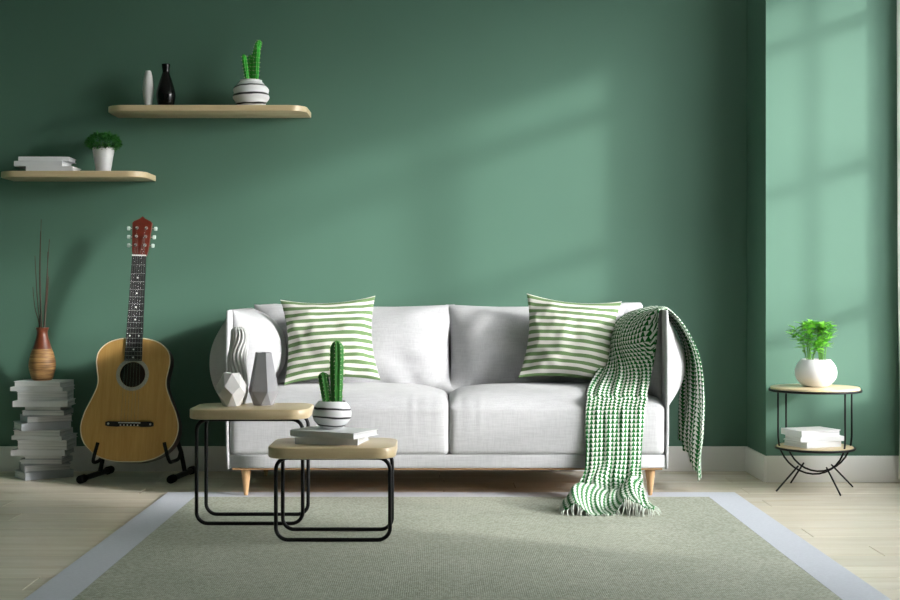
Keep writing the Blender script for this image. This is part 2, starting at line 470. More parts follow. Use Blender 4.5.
for k, (a, b) in enumerate(((SL+.012, .0385), (.0395, SR_-.012))):
    def dz(p, a=a, b=b, k=k):
        x, yy = p.x+SX, p.y+SY
        f = max(0, (p.z-.24)/(.428-.24))
        u = (x-(a+b)/2)/((b-a)/2); v = (yy-(SEATF+SEATB)/2)/((SEATB-SEATF)/2)
        p.z += f*(.048*max(0, 1-u**4)*max(0, 1-abs(v)**2.6)**.8)
        p.z += f*.004*noise.noise(Vector((x*5, yy*5, k*7)))
        # small gathers along the front upper edge beside the middle seam
        e = math.exp(-((yy-(-.89))/.045)**2)*math.exp(-((x-(.13 if k else -.10))/.085)**2)
        p.y -= e*f*.009*math.sin(x*170); p.z += e*f*.004*math.sin(x*170)
        p.z -= f*.030*max(0, min(1, (-.80-yy)/.118))**2
        bul = max(0, 1-((p.z-.31)/.12)**2)
        if v < -.9: p.y -= .008*bul*max(0, 1-u**6)
        return p
    rounded_box('seat_cushion', S((a, SEATF, .190)), S((b, SEATB, .428)), .022, 44, 'sofa_fabric', sofa, dz)
# backrest with drawn-up corners
def bk(p):
    u = (p.x)/.93
    if p.z > .6: p.z += .022*abs(u)**10*(p.z-.6)/.22-.01*(1-u*u)*(p.z-.6)/.22
    return p
rounded_box('backrest', S((SL+.04, -.25, .19)), S((SR_-.0, -.10, .828)), .04, 24, 'sofa_fabric', sofa, bk)
for k, (cx, wd) in enumerate(((-.405, .95), (.452, .85))):
    fn = pillow_fn(wd, .445, .25, 3.3+k*5, .06, 2.8, .55, .018, .8, 1.9)
    rot = Matrix.Rotation(R(-9), 3, 'X')
    def BC(u, v, s, fn=fn, cx=cx, rot=rot, k=k):
        p = fn(u, v, s)
        # deep folds dropping to the inner bottom corner
        du = (1-u) if k == 0 else (1+u); 
        r = math.hypot(du, (v+1))
        if s == 0: p.y += .030*math.exp(-((du-.32-.25*(v+1))/.10)**2)*max(0, 1-(v+1)/1.1)
        if s == 0: p.y += .022*math.exp(-((du-.62-.35*(v+1))/.10)**2)*max(0, 1-(v+1)/.9)
        # the inner bottom corner pokes out as a soft ear
        e = math.exp(-(du/.16)**2-((v+.98)/.22)**2)
        p += Vector(((.022 if k == 0 else -.016)*e, -.105*e, -.004*e))
        if s == 0: p.y -= .010*e*math.sin(v*40+u*30)
        return S(rot @ p+Vector((cx, -.36, .612)))
    closed_sheet('back_cushion', BC, 40, 32, 'sofa_fabric', sofa)
# arms: thin upright panel, puffed pad outside, fat cushion inside
AYC, ALY = -.505, .62
def arm_in(u, v):  return .200*max(0, (1-abs(u)**2.3)*(1-abs(v)**2.2))**.55
def arm_out(u, v): return .128*max(0, (1-abs(u)**2.4)*(1-abs(v)**1.9)*(1-.25*v))**.75
for sgn, xp in ((-1, SL), (1, SR_)):
    def panel(p, sgn=sgn):
        if p.z > .66: p.x *= 1-(p.z-.66)*.02
        p.x += -sgn*.004*max(0, (.30-p.z))/.17
        return p
    rounded_box('arm_panel', S((xp-.008, -.914, .128)), S((xp+.008, -.12, .814)), .0078, 14, 'sofa_fabric', sofa, panel)
    def inner(u, v, s, sgn=sgn, xp=xp):
        y = AYC+u*ALY/2*(1-.03*(1-v*v)); z = .615+v*.20*(1-.02*(1-u*u))
        d = arm_in(u, v); d += .010*noise.noise(Vector((u*1.7, v*1.7, sgn*4)))*min(1, d/.06)
        return S((xp-sgn*(.008+(d if s == 0 else 0)), y, z))
    def outer(u, v, s, sgn=sgn, xp=xp):
        y = AYC+u*ALY/2*(1-.03*(1-v*v)); z = .585+v*.222*(1-.02*(1-u*u))
        d = arm_out(u, v); d += .008*noise.noise(Vector((u*1.5, v*1.5, sgn*9)))*min(1, d/.06)
        return S((xp+sgn*(.008+(d if s == 0 else 0)), y, z))
    for nm, fn in (('arm_cushion', inner), ('arm_pad', outer)):
        o = closed_sheet(nm, fn, 28, 28, 'sofa_fabric', sofa)
        b = bmesh.new(); b.from_mesh(o.data); bmesh.ops.recalc_face_normals(b, faces=b.faces); b.to_mesh(o.data); b.free()

# ------------------------------------------------------------------ striped cushions
def striped(cx, cy, cz, inplane, lean, yaw, seed, label):
    o = closed_sheet('cushion', pillow_fn(.435, .40, .16, seed, .13, 2.2, .7, .022, 1.0, 2.0), 40, 36, 'stripe_cloth')
    o.location = (cx, cy, cz)
    o.rotation_euler = (Matrix.Rotation(R(yaw), 3, 'Z') @ Matrix.Rotation(R(lean), 3, 'X') @ Matrix.Rotation(R(inplane), 3, 'Y')).to_euler()
    return tag(o, label, 'cushion', 'striped cushions on the sofa')
striped(-.498, -.590, .674, -2.5, -17, 6, 1.7, 'green and white striped cushion leaning beside the bare sofa arm, behind the potted cactus')
striped(.590, -.590, .676, 5, -17, -6, 6.2, 'green and white striped cushion leaning beside the arm draped with the throw')

# ------------------------------------------------------------------ throw blanket
def arm_clear(p):
    """keep the cloth outside the arm, the seat and the sofa front"""
    u = (p.y-AYC)/(ALY/2)
    if abs(p.x-SR_) < .035 and p.z > .7: p.z = max(p.z, .826-8*(p.x-SR_)**2)
    if p.x < SR_ and abs(u) < 1:
        v = (p.z-.615)/.20
        if abs(v) < 1 and p.y > -.90: p.x = min(p.x, SR_-.010-arm_in(u, v)-.024)
    elif p.x >= SR_ and abs(u) < 1:
        v = (p.z-.585)/.222
        if abs(v) < 1: p.x = max(p.x, SR_+.010+arm_out(u, v)+.020)
    return p
# (back edge, front edge) stations from the hanging outer end, over the arm, over the seat, down to the floor
ST = [((1.150, -.33, .200), (1.175, -.72, .050)),
      ((1.150, -.33, .300), (1.175, -.72, .180)),
      ((1.165, -.33, .460), (1.180, -.73, .420)),
      ((1.168, -.37, .600), (1.165, -.75, .600)),
      ((1.110, -.40, .740), (1.080, -.79, .745)),
      ((.995, -.43, .824), (1.000, -.825, .824)),
      ((.890, -.475, .770), (.965, -.830, .745)),
      ((.820, -.53, .690), (.945, -.832, .660)),
      ((.735, -.615, .575), (.922, -.845, .570)),
      ((.665, -.745, .500), (.905, -.868, .496)),
      ((.632, -.87, .455), (.890, -.895, .447)),
      ((.620, -.942, .395), (.878, -.942, .390)),
      ((.622, -.950, .300), (.868, -.950, .300)),
      ((.626, -.957, .190), (.858, -.957, .190)),
      ((.608, -.990, .100), (.852, -.985, .105)),
      ((.556, -1.08, .050), (.852, -1.07, .055)),
      ((.502, -1.22, .032), (.862, -1.20, .035)),
      ((.496, -1.385, .020), (.850, -1.385, .020))]
La = catmull([a for a, b in ST], 7); Lb = catmull([b for a, b in ST], 7)
NS = len(La); NU = 44; CELL = .0195
grid = []; arc = [0]
for i in range(1, NS): arc.append(arc[-1]+((La[i]+Lb[i])/2-(La[i-1]+Lb[i-1])/2).length)
tot = arc[-1]
for i in range(NS):
    rowp = []
    for j in range(NU+1):
        s = j/NU; p = La[i].lerp(Lb[i], s)
        rowp.append(p)
    grid.append(rowp)
for it in range(26):
    new = [[p.copy() for p in r_] for r_ in grid]
    for i in range(1, NS-1):
        hgt = (La[i].z+Lb[i].z)/2
        for j in range(NU+1):
            new[i][j] = grid[i][j]*.5+(grid[i-1][j]+grid[i+1][j])*.25
            p = arm_clear(new[i][j])
            if p.x < SR_ and p.y > -.925 and p.z < .56: p.z = max(p.z, seat_top(p.x, p.y)-.022*max(0, (-.80-p.y)/.118)**2+.010)
            if .128 < p.z < .40 and p.x < SR_: p.y = min(p.y, -.938)
            new[i][j] = p
    grid = new
carc = [[0]*(NU+1) for _ in range(NS)]
for j in range(NU+1):
    for i in range(NS-2, -1, -1): carc[i][j] = carc[i+1][j]+(grid[i+1][j]-grid[i][j]).length
roww = [sum((grid[i][j+1]-grid[i][j]).length for j in range(NU)) for i in range(NS)]
def gnorm(i, j):
    a = grid[min(i+1, NS-1)][j]-grid[max(i-1, 0)][j]; b = grid[i][min(j+1, NU)]-grid[i][max(j-1, 0)]
    n = b.cross(a); return n.normalized() if n.length > 1e-9 else Vector((0, 0, 1))
verts = []; uvs = []
for i in range(NS):
    f = i/(NS-1)
    for j in range(NU+1):
        s = j/NU; p = grid[i][j].copy(); n = gnorm(i, j)
        fl = max(0, min(1, (f-.78)/.12)); out_ = max(0, min(1, (.24-f)/.1))
        amp = .0055+.004*fl+.012*out_
        ph = 1.3*math.sin(f*9)
        wv = math.sin(s*2*PI*4.3+ph)*.6+math.sin(s*2*PI*7.1-ph*1.7+1)*.4
        wv += .5*noise.noise(Vector((s*4, f*14, 2)))
        q = p
        if fl > 0:
            q = q+Vector((0, 0, 1))*fl*(.026+.024*math.sin(s*2*PI*1.7+f*13)+.018*math.sin(f*48+s*4)+.008*math.sin(s*21+f*25))
            q = q+Vector((.010*math.sin(f*50+s*4), .012*math.sin(s*11+f*20), 0))*fl
        q = q+n*(amp*(wv+.75))*(1 if n.length else 0)
        q.z = max(q.z, .013)
        if .128 < q.z < .44 and q.x < SR_ : q.y = min(q.y, -.934)
        verts.append(q); uvs.append(((s-.5)*roww[i]*1.08/CELL, (.35*carc[i][j]+.65*carc[i][NU//2])/CELL))
faces = [(i*(NU+1)+j, i*(NU+1)+j+1, (i+1)*(NU+1)+j+1, (i+1)*(NU+1)+j) for i in range(NS-1) for j in range(NU)]
throw = thing('throw_blanket', 'green and white triangle patterned throw draped over the sofa arm down to the rug', 'blanket', (.86, -.8, 0))
TO = Vector((.86, -.8, 0))
o = mobj('cloth', [v-TO for v in verts], faces, 'throw_cloth', throw, True, uvs)
md = o.modifiers.new('thickness', 'SOLIDIFY'); md.thickness = .004; md.offset = 0
bm = bmesh.new(); fv = []; ff = []
for j in range(0, NU+1):
    b = verts[(NS-1)*(NU+1)+j]-TO
    for side in (0,):
        e = b+Vector((rng.uniform(-.012, .012), -rng.uniform(.012, .030), -b.z+.012))
        m_ = b.lerp(e, .5)+Vector((rng.uniform(-.006, .006), 0, .004))
        v_, f_ = tube_data([b, m_, e], [.0014, .0013, .0009], 4); o_ = len(fv)
        fv += v_; ff += [tuple(x+o_ for x in f) for f in f_]
bm.free()
# the side of the heap shows its fringe as well
for i in range(NS-16, NS):
    for jj in (0, NU):
        b = verts[i*(NU+1)+jj]-TO; sg = -1 if jj == 0 else 1
        if b.z > .09: continue
        for side in range(1):
            e = b+Vector((sg*rng.uniform(.008, .022), rng.uniform(-.02, .0), -b.z+.012))
            v_, f_ = tube_data([b, b.lerp(e, .5)+Vector((0, 0, .004)), e], [.0014, .0013, .0009], 4); o_ = len(fv)
            fv += v_; ff += [tuple(x+o_ for x in f) for f in f_]
tag(mobj('fringe', fv, ff, 'fringe_thread', throw), kind='stuff')

# ------------------------------------------------------------------ coffee tables
def coffee_table(cx, yf, yb, x0, x1, ztop_loop, tx0, tx1, ty0, ty1, tz1, label):
    cy = (yf+yb)/2; t = thing('coffee_table', label, 'table', (cx, cy, .009), group='wood and wire coffee tables')
    o = lambda x, y, z: (x-cx, y-cy, z-.009)
    r = .0072
    ol = [(x+(tx0+tx1)/2-cx, y+(ty0+ty1)/2-cy) for x, y in outline_round(tx1-tx0, ty1-ty0, .075, 10)]
    slab('table_top', ol, ztop_loop+r*.6-.009, tz1-.009, 'pale_wood', t, .006)
    for y in (yf, yb):
        pts = fillet_loop([o(x0, y, .009+r), o(x0, y, ztop_loop), o(x1, y, ztop_loop), o(x1, y, .009+r)], .042, 8)
        tube('sled_leg', pts, r, 'black_metal', t, 10, True)
    for x in (x0+.07, x1-.07):
        tube('crossbar', [o(x, yf, ztop_loop), o(x, yb, ztop_loop)], r*.8, 'black_metal', t, 8)
    return t
coffee_table(-.721, -1.597, -1.387, -.922, -.520, .410, -.949, -.495, -1.66, -1.35, .452,
             'taller coffee table with pale wooden top holding the faceted vases')
coffee_table(-.380, -1.931, -1.723, -.581, -.177, .306, -.607, -.156, -2.01, -1.675, .350,
             'lower coffee table with pale wooden top holding books and the potted cactus')

# ------------------------------------------------------------------ books
def book(loc, rotz, wd, dp, th, label, group=None, cover='book_cover', spine='front'):
    """cover boards with a page block between; origin at the middle of the underside"""
    b = thing('book', label, 'book', loc, (0, 0, R(rotz)), group)
    c = min(.003, th*.14); bm = bmesh.new()
    box_bm((wd, dp, c), (0, 0, c/2), .0006, 1, bm); box_bm((wd, dp, c), (0, 0, th-c/2), .0006, 1, bm)
    if spine == 'front': box_bm((wd, c, th-2*c+.0006), (0, -dp/2+c/2, th/2), 0, 1, bm); pl = (-wd/2+.004, -dp/2+c, wd/2-.004, dp/2-.004)
    elif spine == 'left': box_bm((c, dp, th-2*c+.0006), (-wd/2+c/2, 0, th/2), 0, 1, bm); pl = (-wd/2+c, -dp/2+.004, wd/2-.004, dp/2-.004)
    else: box_bm((wd, c, th-2*c+.0006), (0, dp/2-c/2, th/2), 0, 1, bm); pl = (-wd/2+.004, -dp/2+.003, wd/2-.004, dp/2-c)
    bobj('cover', bm, cover, b)
    box('pages', (pl[0], pl[1], c-.0003), (pl[2], pl[3], th-c+.0003), 'book_pages', b)
    return b
# on the low coffee table
book((-.388, -1.825, .350), -10, .230, .185, .026, 'white book lying directly on the lower coffee table', None, 'book_cover', 'front')
book((-.381, -1.845, .376), -27, .265, .175, .022, 'white book under the cactus pot, upper of two', None, 'book_cover', 'front')

# tall stack on the floor: 8 sizes, twice over
SBX, SBY = -1.905, -.20
pat = [(.028, .232, .165, -4, 0, 'back'), (.019, .255, .175, -6, -.006, 'front'), (.047, .240, .165, 3, .006, 'back'), (.028, .258, .170, 1, -.004, 'front'),
       (.019, .180, .150, 0, .010, 'back'), (.025, .205, .160, 1, .012, 'back'), (.033, .215, .150, 28, 0, 'left'), (.036, .235, .160, 33, -.006, 'front')]
ordw = ['topmost', 'second', 'third', 'fourth', 'fifth', 'sixth', 'seventh', 'eighth', 'ninth', 'tenth', 'eleventh', 'twelfth', 'thirteenth', 'fourteenth', 'fifteenth', 'bottom']
z = .465
for k in range(16):
    th, wd, dp, rz, dx, sp_ = pat[k % 8]; z -= th*.99
    thick = 'thick' if th > .04 else ('thin' if th < .02 else 'white')
    lb = ('%s hardback book, topmost of the tall floor stack, under the brown vase' if k == 0 else
          '%s hardback book, bottom one of the tall floor stack' if k == 15 else '%s hardback book, '+ordw[k]+' from the top of the floor stack')
    cv = 'book_cover_grey' if k % 8 in (6, 7) else ('book_cover_pale' if k % 8 in (4, 5) else 'book_cover')
    if cv == 'book_cover_grey': lb = lb.replace('%s', 'grey angled')
    else: lb = lb.replace('%s', thick if thick == 'white' else thick+' white')
    book((SBX+dx+rng.uniform(-.007, .007), SBY+rng.uniform(-.008, .006), z), rz+rng.uniform(-4, 4), wd, dp, th*.99, lb, 'books stacked on the floor', cv, sp_)
# three on the low wall shelf
LSZ = 1.468
book((-1.875, -.155, LSZ), 0, .225, .155, .026, 'white book lying on the lower wall shelf, bottom of three', 'books on the wall shelf')
book((-1.925, -.155, LSZ+.026), -3, .235, .155, .026, 'white book in the middle of three on the lower wall shelf', 'books on the wall shelf')
book((-1.905, -.155, LSZ+.052), 2, .24, .155, .020, 'white book on top of three on the lower wall shelf', 'books on the wall shelf')

# ------------------------------------------------------------------ wall shelves
def shelf(x0, x1, z0, z1, label):
    cx = (x0+x1)/2; dep = .277; r = .09
    t = thing('wall_shelf', label, 'shelf', (cx, 0, z0))
    hw = (x1-x0)/2; pts = [(hw, 0), (-hw, 0)]
    for c, a0 in ((-hw+r, 180), (hw-r, 270)):
        for k in range(11):
            a = R(a0+90*k/10); pts.append((c+r*math.cos(a), -dep+r+r*math.sin(a)))
    o = slab('shelf_board', pts, 0, z1-z0, 'pale_wood', t, .002)
    o2 = box('mounting_rail', (-hw+.12, -.012, -.0005), (hw-.12, 0, .012), 'pale_wood', t)
shelf(-1.600, -.640, 1.755, 1.7817, 'higher floating wall shelf of pale wood holding two vases and a cactus')
shelf(-2.117, -1.412, 1.440, 1.468, 'lower floating wall shelf of pale wood holding books and a small bush')

# ------------------------------------------------------------------ vases and pots
USZ = 1.7817
def sm(prof, n=6): return [(p.x, p.y) for p in catmull([(r, z, 0) for r, z in prof], n)]
vz = thing('vase', 'slim white vase on the higher wall shelf', 'vase', (-1.418, -.15, USZ))
lathe('body', sm([(.013, 0), (.018, .02), (.0255, .075), (.026, .11), (.021, .155), (.014, .180), (.012, .183), (.009, .180), (.012, .15), (.015, .08), (.008, .01)]), 'ceramic_matte', vz, 32)
vz = thing('vase', 'glossy black bottle vase on the higher wall shelf', 'vase', (-1.332, -.15, USZ))
lathe('body', sm([(.030, 0), (.037, .012), (.046, .055), (.044, .085), (.030, .135), (.019, .168), (.017, .182), (.0205, .212), (.0175, .212), (.014, .18), (.016, .165), (.02, .1), (.012, .02)]), 'black_glaze', vz, 40)
def cactus_column(name, pts, rad, ribs, mat, parent, amp=.16):
    pts = catmull(pts, 10); n = len(pts); seg = ribs*4; verts = []; faces = []; sp = []
    L = [0]
    for i in range(1, n): L.append(L[-1]+(pts[i]-pts[i-1]).length)
    for i, p in enumerate(pts):
        f = L[i]/L[-1]; tdir = (pts[min(i+1, n-1)]-pts[max(i-1, 0)]).normalized()
        a_ = Vector((1, 0, 0)); a_ = (a_-tdir*a_.dot(tdir)).normalized(); b_ = tdir.cross(a_)
        rr = rad*(.82+.25*math.sin(min(1, f*1.3)*PI*.55))*(1 if f < .86 else math.sqrt(max(0.02, 1-((f-.86)/.14)**2)))
        for k in range(seg):
            an = 2*PI*k/seg; r2 = rr*(1+amp*math.cos(ribs*an))
            r2 *= 1+.04*math.sin(L[i]*420)*(math.cos(ribs*an) > .5)
            q = p+(a_*math.cos(an)+b_*math.sin(an))*r2; verts.append(q)
            if k % 4 == 0 and i % 2 == 0 and f < .97: sp.append((q, (q-p).normalized(), tdir))
    for i in range(n-1):
        for k in range(seg):
            l = (k+1) % seg; faces.append((i*seg+k, i*seg+l, (i+1)*seg+l, (i+1)*seg+k))
    faces.append(tuple(range(seg))[::-1]); faces.append(tuple(range((n-1)*seg, n*seg)))
    o = mobj(name, verts, faces, mat, parent, True)
    v2 = []; f2 = []
    for q, d, td in sp:
        for kk in range(3):
            dd = (d+Vector((rng.uniform(-.6, .6), rng.uniform(-.6, .6), rng.uniform(-.5, .6)))).normalized()
            s_ = dd.cross(td); s_ = s_.normalized()*.0009 if s_.length > 1e-6 else Vector((.0005, 0, 0)); u_ = dd.cross(s_).normalized()*.0009; i0 = len(v2)
            v2 += [q+s_, q-s_*.5+u_, q-s_*.5-u_, q+dd*.007]; f2 += [(i0, i0+1, i0+3), (i0+1, i0+2, i0+3), (i0+2, i0, i0+3)]
    tag(mobj('spines', v2, f2, 'spine_pale', o, False), kind='stuff')
    return o
# groove-ringed pot on the higher shelf
pt = thing('potted_cactus', 'white pot with dark wavy grooves and thin cactus stems on the higher wall shelf', 'potted plant', (-.918, -.15, USZ))
def grooves(r, z, a):
    f = math.sin((z-.004)*2*PI*23.5+.05*math.sin(a*2+1)*20)
    return r*(1+.035*f), 0, 0
lathe('pot', sm([(.050, 0), (.062, .006), (.080, .035), (.087, .065), (.082, .095), (.064, .120), (.052, .130), (.052, .136), (.046, .136), (.044, .120), (.040, .112)], 8), 'marble_grooves', pt, 56, rmod=grooves, ang=60)
lathe('soil', [(.047, .115), (.046, .118), (.02, .121)], 'soil', pt, 24)
for pts, rd in ((((.012, 0, .115), (.014, .0, .20), (.026, .004, .28), (.042, .008, .335)), .0125), (((-.008, .012, .115), (-.006, .014, .19), (-.004, .014, .265)), .0105), (((-.014, -.012, .115), (-.022, -.014, .18), (-.034, -.014, .262)), .0095), (((.026, -.012, .115), (.030, -.012, .2), (.034, -.008, .30)), .0095)):
    cactus_column('cactus_stem', pts, rd, 7, 'cactus_bright', pt, .2)
# banded round pot on the books
pt = thing('potted_cactus', 'round white pot with thin black bands and a two-stem cactus on the books', 'potted plant', (-.391, -1.822, .398), (0, 0, 0))
lathe('pot', sm([(.028, 0), (.042, .006), (.064, .030), (.071, .054), (.064, .080), (.050, .098), (.046, .101), (.042, .098), (.040, .092)], 8), 'marble_bands', pt, 48)
lathe('soil', [(.043, .090), (.042, .093), (.02, .095)], 'soil', pt, 24)
cactus_column('cactus_stem', ((.016, 0, .085), (.016, 0, .18), (.017, 0, .26), (.017, 0, .318)), .0205, 7, 'cactus_green', pt)
cactus_column('cactus_stem', ((-.016, -.004, .085), (-.024, -.004, .14), (-.034, -.004, .205)), .0155, 7, 'cactus_green', pt)
# small bush in a tapered pot on the lower shelf
pt = thing('potted_bush', 'small dark green bush in a tapered white pot on the lower wall shelf', 'potted plant', (-1.638, -.14, LSZ))
lathe('pot', [(.031, 0), (.034, .002), (.054, .122), (.054, .126), (.050, .126), (.047, .110)], 'ceramic_white', pt, 32)
lathe('soil', [(.048, .108), (.047, .112), (.02, .114)], 'soil', pt, 20)
fv = []; ff = []
def leaf(c, d, up, ln, wd, fv, ff, bend=.15):
    d = d.normalized(); s = d.cross(up); s = s.normalized() if s.length > 1e-6 else Vector((1, 0, 0)); n_ = s.cross(d).normalized(); i0 = len(fv)
    fv += [c, c+d*ln*.45+s*wd/2-n_*ln*.02, c+d*ln*.5-n_*ln*.09, c+d*ln*.45-s*wd/2-n_*ln*.02, c+d*ln-n_*ln*bend]
    ff += [(i0, i0+2, i0+1), (i0, i0+3, i0+2), (i0+1, i0+2, i0+4), (i0+2, i0+3, i0+4)]
for k in range(1500):
    v = Vector((rng.gauss(0, 1), rng.gauss(0, 1), rng.gauss(0, 1))).normalized(); rr = rng.uniform(.55, 1)**.5
    p = Vector((v.x*.082*rr, v.y*.082*rr, .142+v.z*.052*rr*(1 if v.z > 0 else .55)))
    p *= 1+.06*noise.noise(p*40)
    leaf(p, v+Vector((rng.uniform(-.8, .8), rng.uniform(-.8, .8), rng.uniform(-.3, .9))), Vector((rng.uniform(-1, 1), rng.uniform(-1, 1), 1)), rng.uniform(.012, .019), .009, fv, ff)
tag(mobj('foliage', fv, ff, 'leaf_dark', pt, False), kind='stuff')
for k in range(7):
    a = k*2.4; tube('stem', [(.01*math.cos(a), .01*math.sin(a), .108), (.035*math.cos(a), .035*math.sin(a), .150)], .0018, 'stem_green', pt, 5)
# faceted vases
def faceted(name, rings, mat, loc, label, rotz, n=6):
    t = thing(name, label, 'vase', loc, (0, 0, R(rotz)))
    verts = []; faces = []
    for r, z, rot in rings:
        for k in range(n):
            a = 2*PI*(k+rot)/n; verts.append((r*math.cos(a), r*math.sin(a), z))
    for i in range(len(rings)-1):
        r0, r1 = rings[i][2], rings[i+1][2]
        for k in range(n):
            j = (k+1) % n; a, b, c, d = i*n+k, i*n+j, (i+1)*n+k, (i+1)*n+j
            if r0 == r1: faces.append((a, b, d, c))
            elif r1 > r0: faces += [(a, b, c), (b, d, c)]
            else: faces += [(a, d, c), (a, b, d)]
    faces.append(tuple(range(n))[::-1]); m = len(rings)-1; faces.append(tuple(range(m*n, (m+1)*n)))
    bm = bmesh.new(); me = bpy.data.meshes.new('t'); me.from_pydata(verts, [], faces); bm.from_mesh(me); bpy.data.meshes.remove(me)
    bobj('body', bm, mat, t)
    return t
TZ = .452
faceted('faceted_vase', [(.034, 0, 0), (.0585, .048, .5), (.0585, .078, 0), (.034, .128, .5), (.028, .128, .5), (.028, .06, .5)], 'stone_white', (-.806, -1.49, TZ), 'short white faceted vase on the taller coffee table', 12)
faceted('faceted_vase', [(.040, 0, 0), (.060, .055, .5), (.032, .205, .5), (.026, .205, .5), (.03, .1, .5)], 'stone_grey', (-.688, -1.445, TZ), 'tall grey faceted vase on the taller coffee table', 22)
vz = thing('ribbed_vase', 'tall white vase with wavy ribs behind the faceted vases', 'vase', (-.795, -1.392, TZ))
def ribs(r, z, a):
    a2 = a+.22*math.sin(z*40)
    return r*(1+.10*math.cos(15*a2)), .005*math.sin(z*30), .004*math.cos(z*26)
lathe('body', sm([(.024, 0), (.030, .03), (.036, .10), (.036, .17), (.034, .24), (.031, .285), (.022, .298), (.016, .294), (.014, .2)], 8), 'ceramic_matte', vz, 132, rmod=ribs, ang=80)
# brown vase with twigs on the floor stack
VX, VY, VZ = -1.918, -.20, .465
vz = thing('twig_vase', 'brown bottle vase with woven tan belly and dry twigs on the book stack', 'vase', (VX, VY, VZ))
belly = sm([(.040, 0), (.050, .010), (.062, .055), (.063, .085), (.055, .125), (.045, .152)], 6)
lathe('woven_belly', belly, 'vase_woven', vz, 40)
lathe('neck', sm([(.0455, .149), (.036, .180), (.0265, .215), (.0255, .235), (.031, .252), (.027, .253), (.022, .236), (.022, .21), (.026, .18)], 6), 'vase_brown', vz, 40)
for k, (x1, y1, zt) in enumerate(((-.022, .02, .72), (-.034, 0, .60), (-.006, -.01, .775), (.022, .01, .62), (.036, -.005, .68), (-.046, .01, .45), (.03, .012, .50))):
    pts = catmull([(x1*.15, y1*.2, .03), (x1*.3, y1*.5, .25), (x1*.75+rng.uniform(-.006, .006), y1, .25+(zt-.25)*.5), (x1+rng.uniform(-.006, .006), y1*1.4, zt)], 6)
    tube('twig', pts, [.0036*(1-.6*i/(len(pts)-1)) for i in range(len(pts))], 'twig_brown', vz, 5)

# ------------------------------------------------------------------ side table
STX, STY, STR = 1.690, -.625, -27
st = thing('side_table', 'round two tier side table with black wire legs and wooden discs by the pillar', 'table', (STX, STY, 0), (0, 0, R(STR)))
def ring(name, r, z, tr): tube(name, [(r*math.cos(2*PI*k/48), r*math.sin(2*PI*k/48), z) for k in range(48)], tr, 'black_metal', st, 8, True)
ring('top_ring', .200, .449, .0055); ring('shelf_ring', .172, .189, .0055)
disc = lambda r: [(r*math.cos(2*PI*k/64), r*math.sin(2*PI*k/64)) for k in range(64)]
slab('top_disc', disc(.196), .447, .464, 'pale_wood', st, .003); slab('shelf_disc', disc(.168), .186, .198, 'pale_wood', st, .003)
HW, HY = .147, .080
for sy in (-1, 1):
    pts = [(-HW, sy*HY, .449), (-HW, sy*HY, .34), (-HW, sy*HY, .24)]
    for k in range(1, 16):
        a = PI+PI*k/16; pts.append((HW*math.cos(a), sy*HY*(1-.35*math.sin(PI*k/16)), .235+.158*math.sin(a)))
    pts += [(HW, sy*HY, .24), (HW, sy*HY, .34), (HW, sy*HY, .449)]
    tube('hoop', pts, .0042, 'black_metal', st, 8)
    for sx in (-1, 1):
        tube('foot', [(sx*.062, sy*HY*.70, .110), (sx*.140, sy*.146, .0035)], .0040, 'black_metal', st, 8)
book((1.676, -.628, .1986), 24, .190, .165, .027, 'white book on the side table shelf, bottom of three', 'books on the side table')
book((1.684, -.628, .225), 14, .215, .150, .022, 'white book on the side table shelf, middle of three', 'books on the side table')
book((1.672, -.620, .247), 20, .205, .160, .027, 'white book on the side table shelf, top of three', 'books on the side table', 'book_cover', 'left')
pt = thing('potted_plant', 'leafy bright green plant in a round white pot on the side table', 'potted plant', (1.694, -.625, .464))
lathe('pot', sm([(.040, 0), (.058, .006), (.085, .034), (.0925, .064), (.086, .094), (.070, .117), (.063, .124), (.059, .122), (.060, .114)], 8), 'ceramic_white', pt, 48)
lathe('soil', [(.063, .110), (.062, .114), (.03, .117)], 'soil', pt, 24)
fv = []; ff = []
for k in range(18):
    a = rng.uniform(0, 2*PI); cl = -.028 if k % 2 else .028
    b = Vector((cl+.012*math.cos(a), .012*math.sin(a), .112)); sp_ = rng.uniform(.15, 1)
    top = Vector((b.x*1.1+.076*sp_*math.cos(a), .055*sp_*math.sin(a), .300-.085*sp_*sp_-rng.uniform(0, .028)))
    mid = b.lerp(top, .55)+Vector((-.014*math.cos(a)*sp_, -.01*math.sin(a)*sp_, .016))
    pts = catmull([b, mid, top], 6); n_ = len(pts)
    tube('stem', pts, [.0026-.0014*i/(n_-1) for i in range(n_)], 'stem_green', pt, 5)
    for i in range(4, n_):
        m_ = 5 if i == n_-1 else 2; a0 = rng.uniform(0, 2*PI)
        for s_ in range(m_):
            an = a0+s_*2*PI/m_+rng.uniform(-.4, .4); d = Vector((math.cos(an), math.sin(an), rng.uniform(-.1, .75)))
            leaf(pts[i], d, Vector((0, 0, 1)), rng.uniform(.036, .060), rng.uniform(.018, .026), fv, ff, .2)
tag(mobj('foliage', fv, ff, 'leaf_bright', pt, False), kind='stuff')

# ------------------------------------------------------------------ guitar
GU = thing('acoustic_guitar', 'acoustic guitar with golden wood top and dark red headstock on a floor stand', 'guitar', (-1.4515, -.44, .101), (R(-11), R(.8), 0))
half = [(0, 0), (.075, .004), (.150, .030), (.208, .085), (.2285, .155), (.215, .225), (.186, .290), (.1645, .345), (.1605, .385), (.168, .430), (.1735, .475), (.163, .520), (.125, .558), (.070, .578), (0, .584)]
cl = half+[(-x, v) for x, v in half[-2:0:-1]]
outl = [(p.x, p.y) for p in catmull([(x, v, 0) for x, v in cl], 5, True)]
HV, HRD = .409, .060
def guitar_y(o): return o
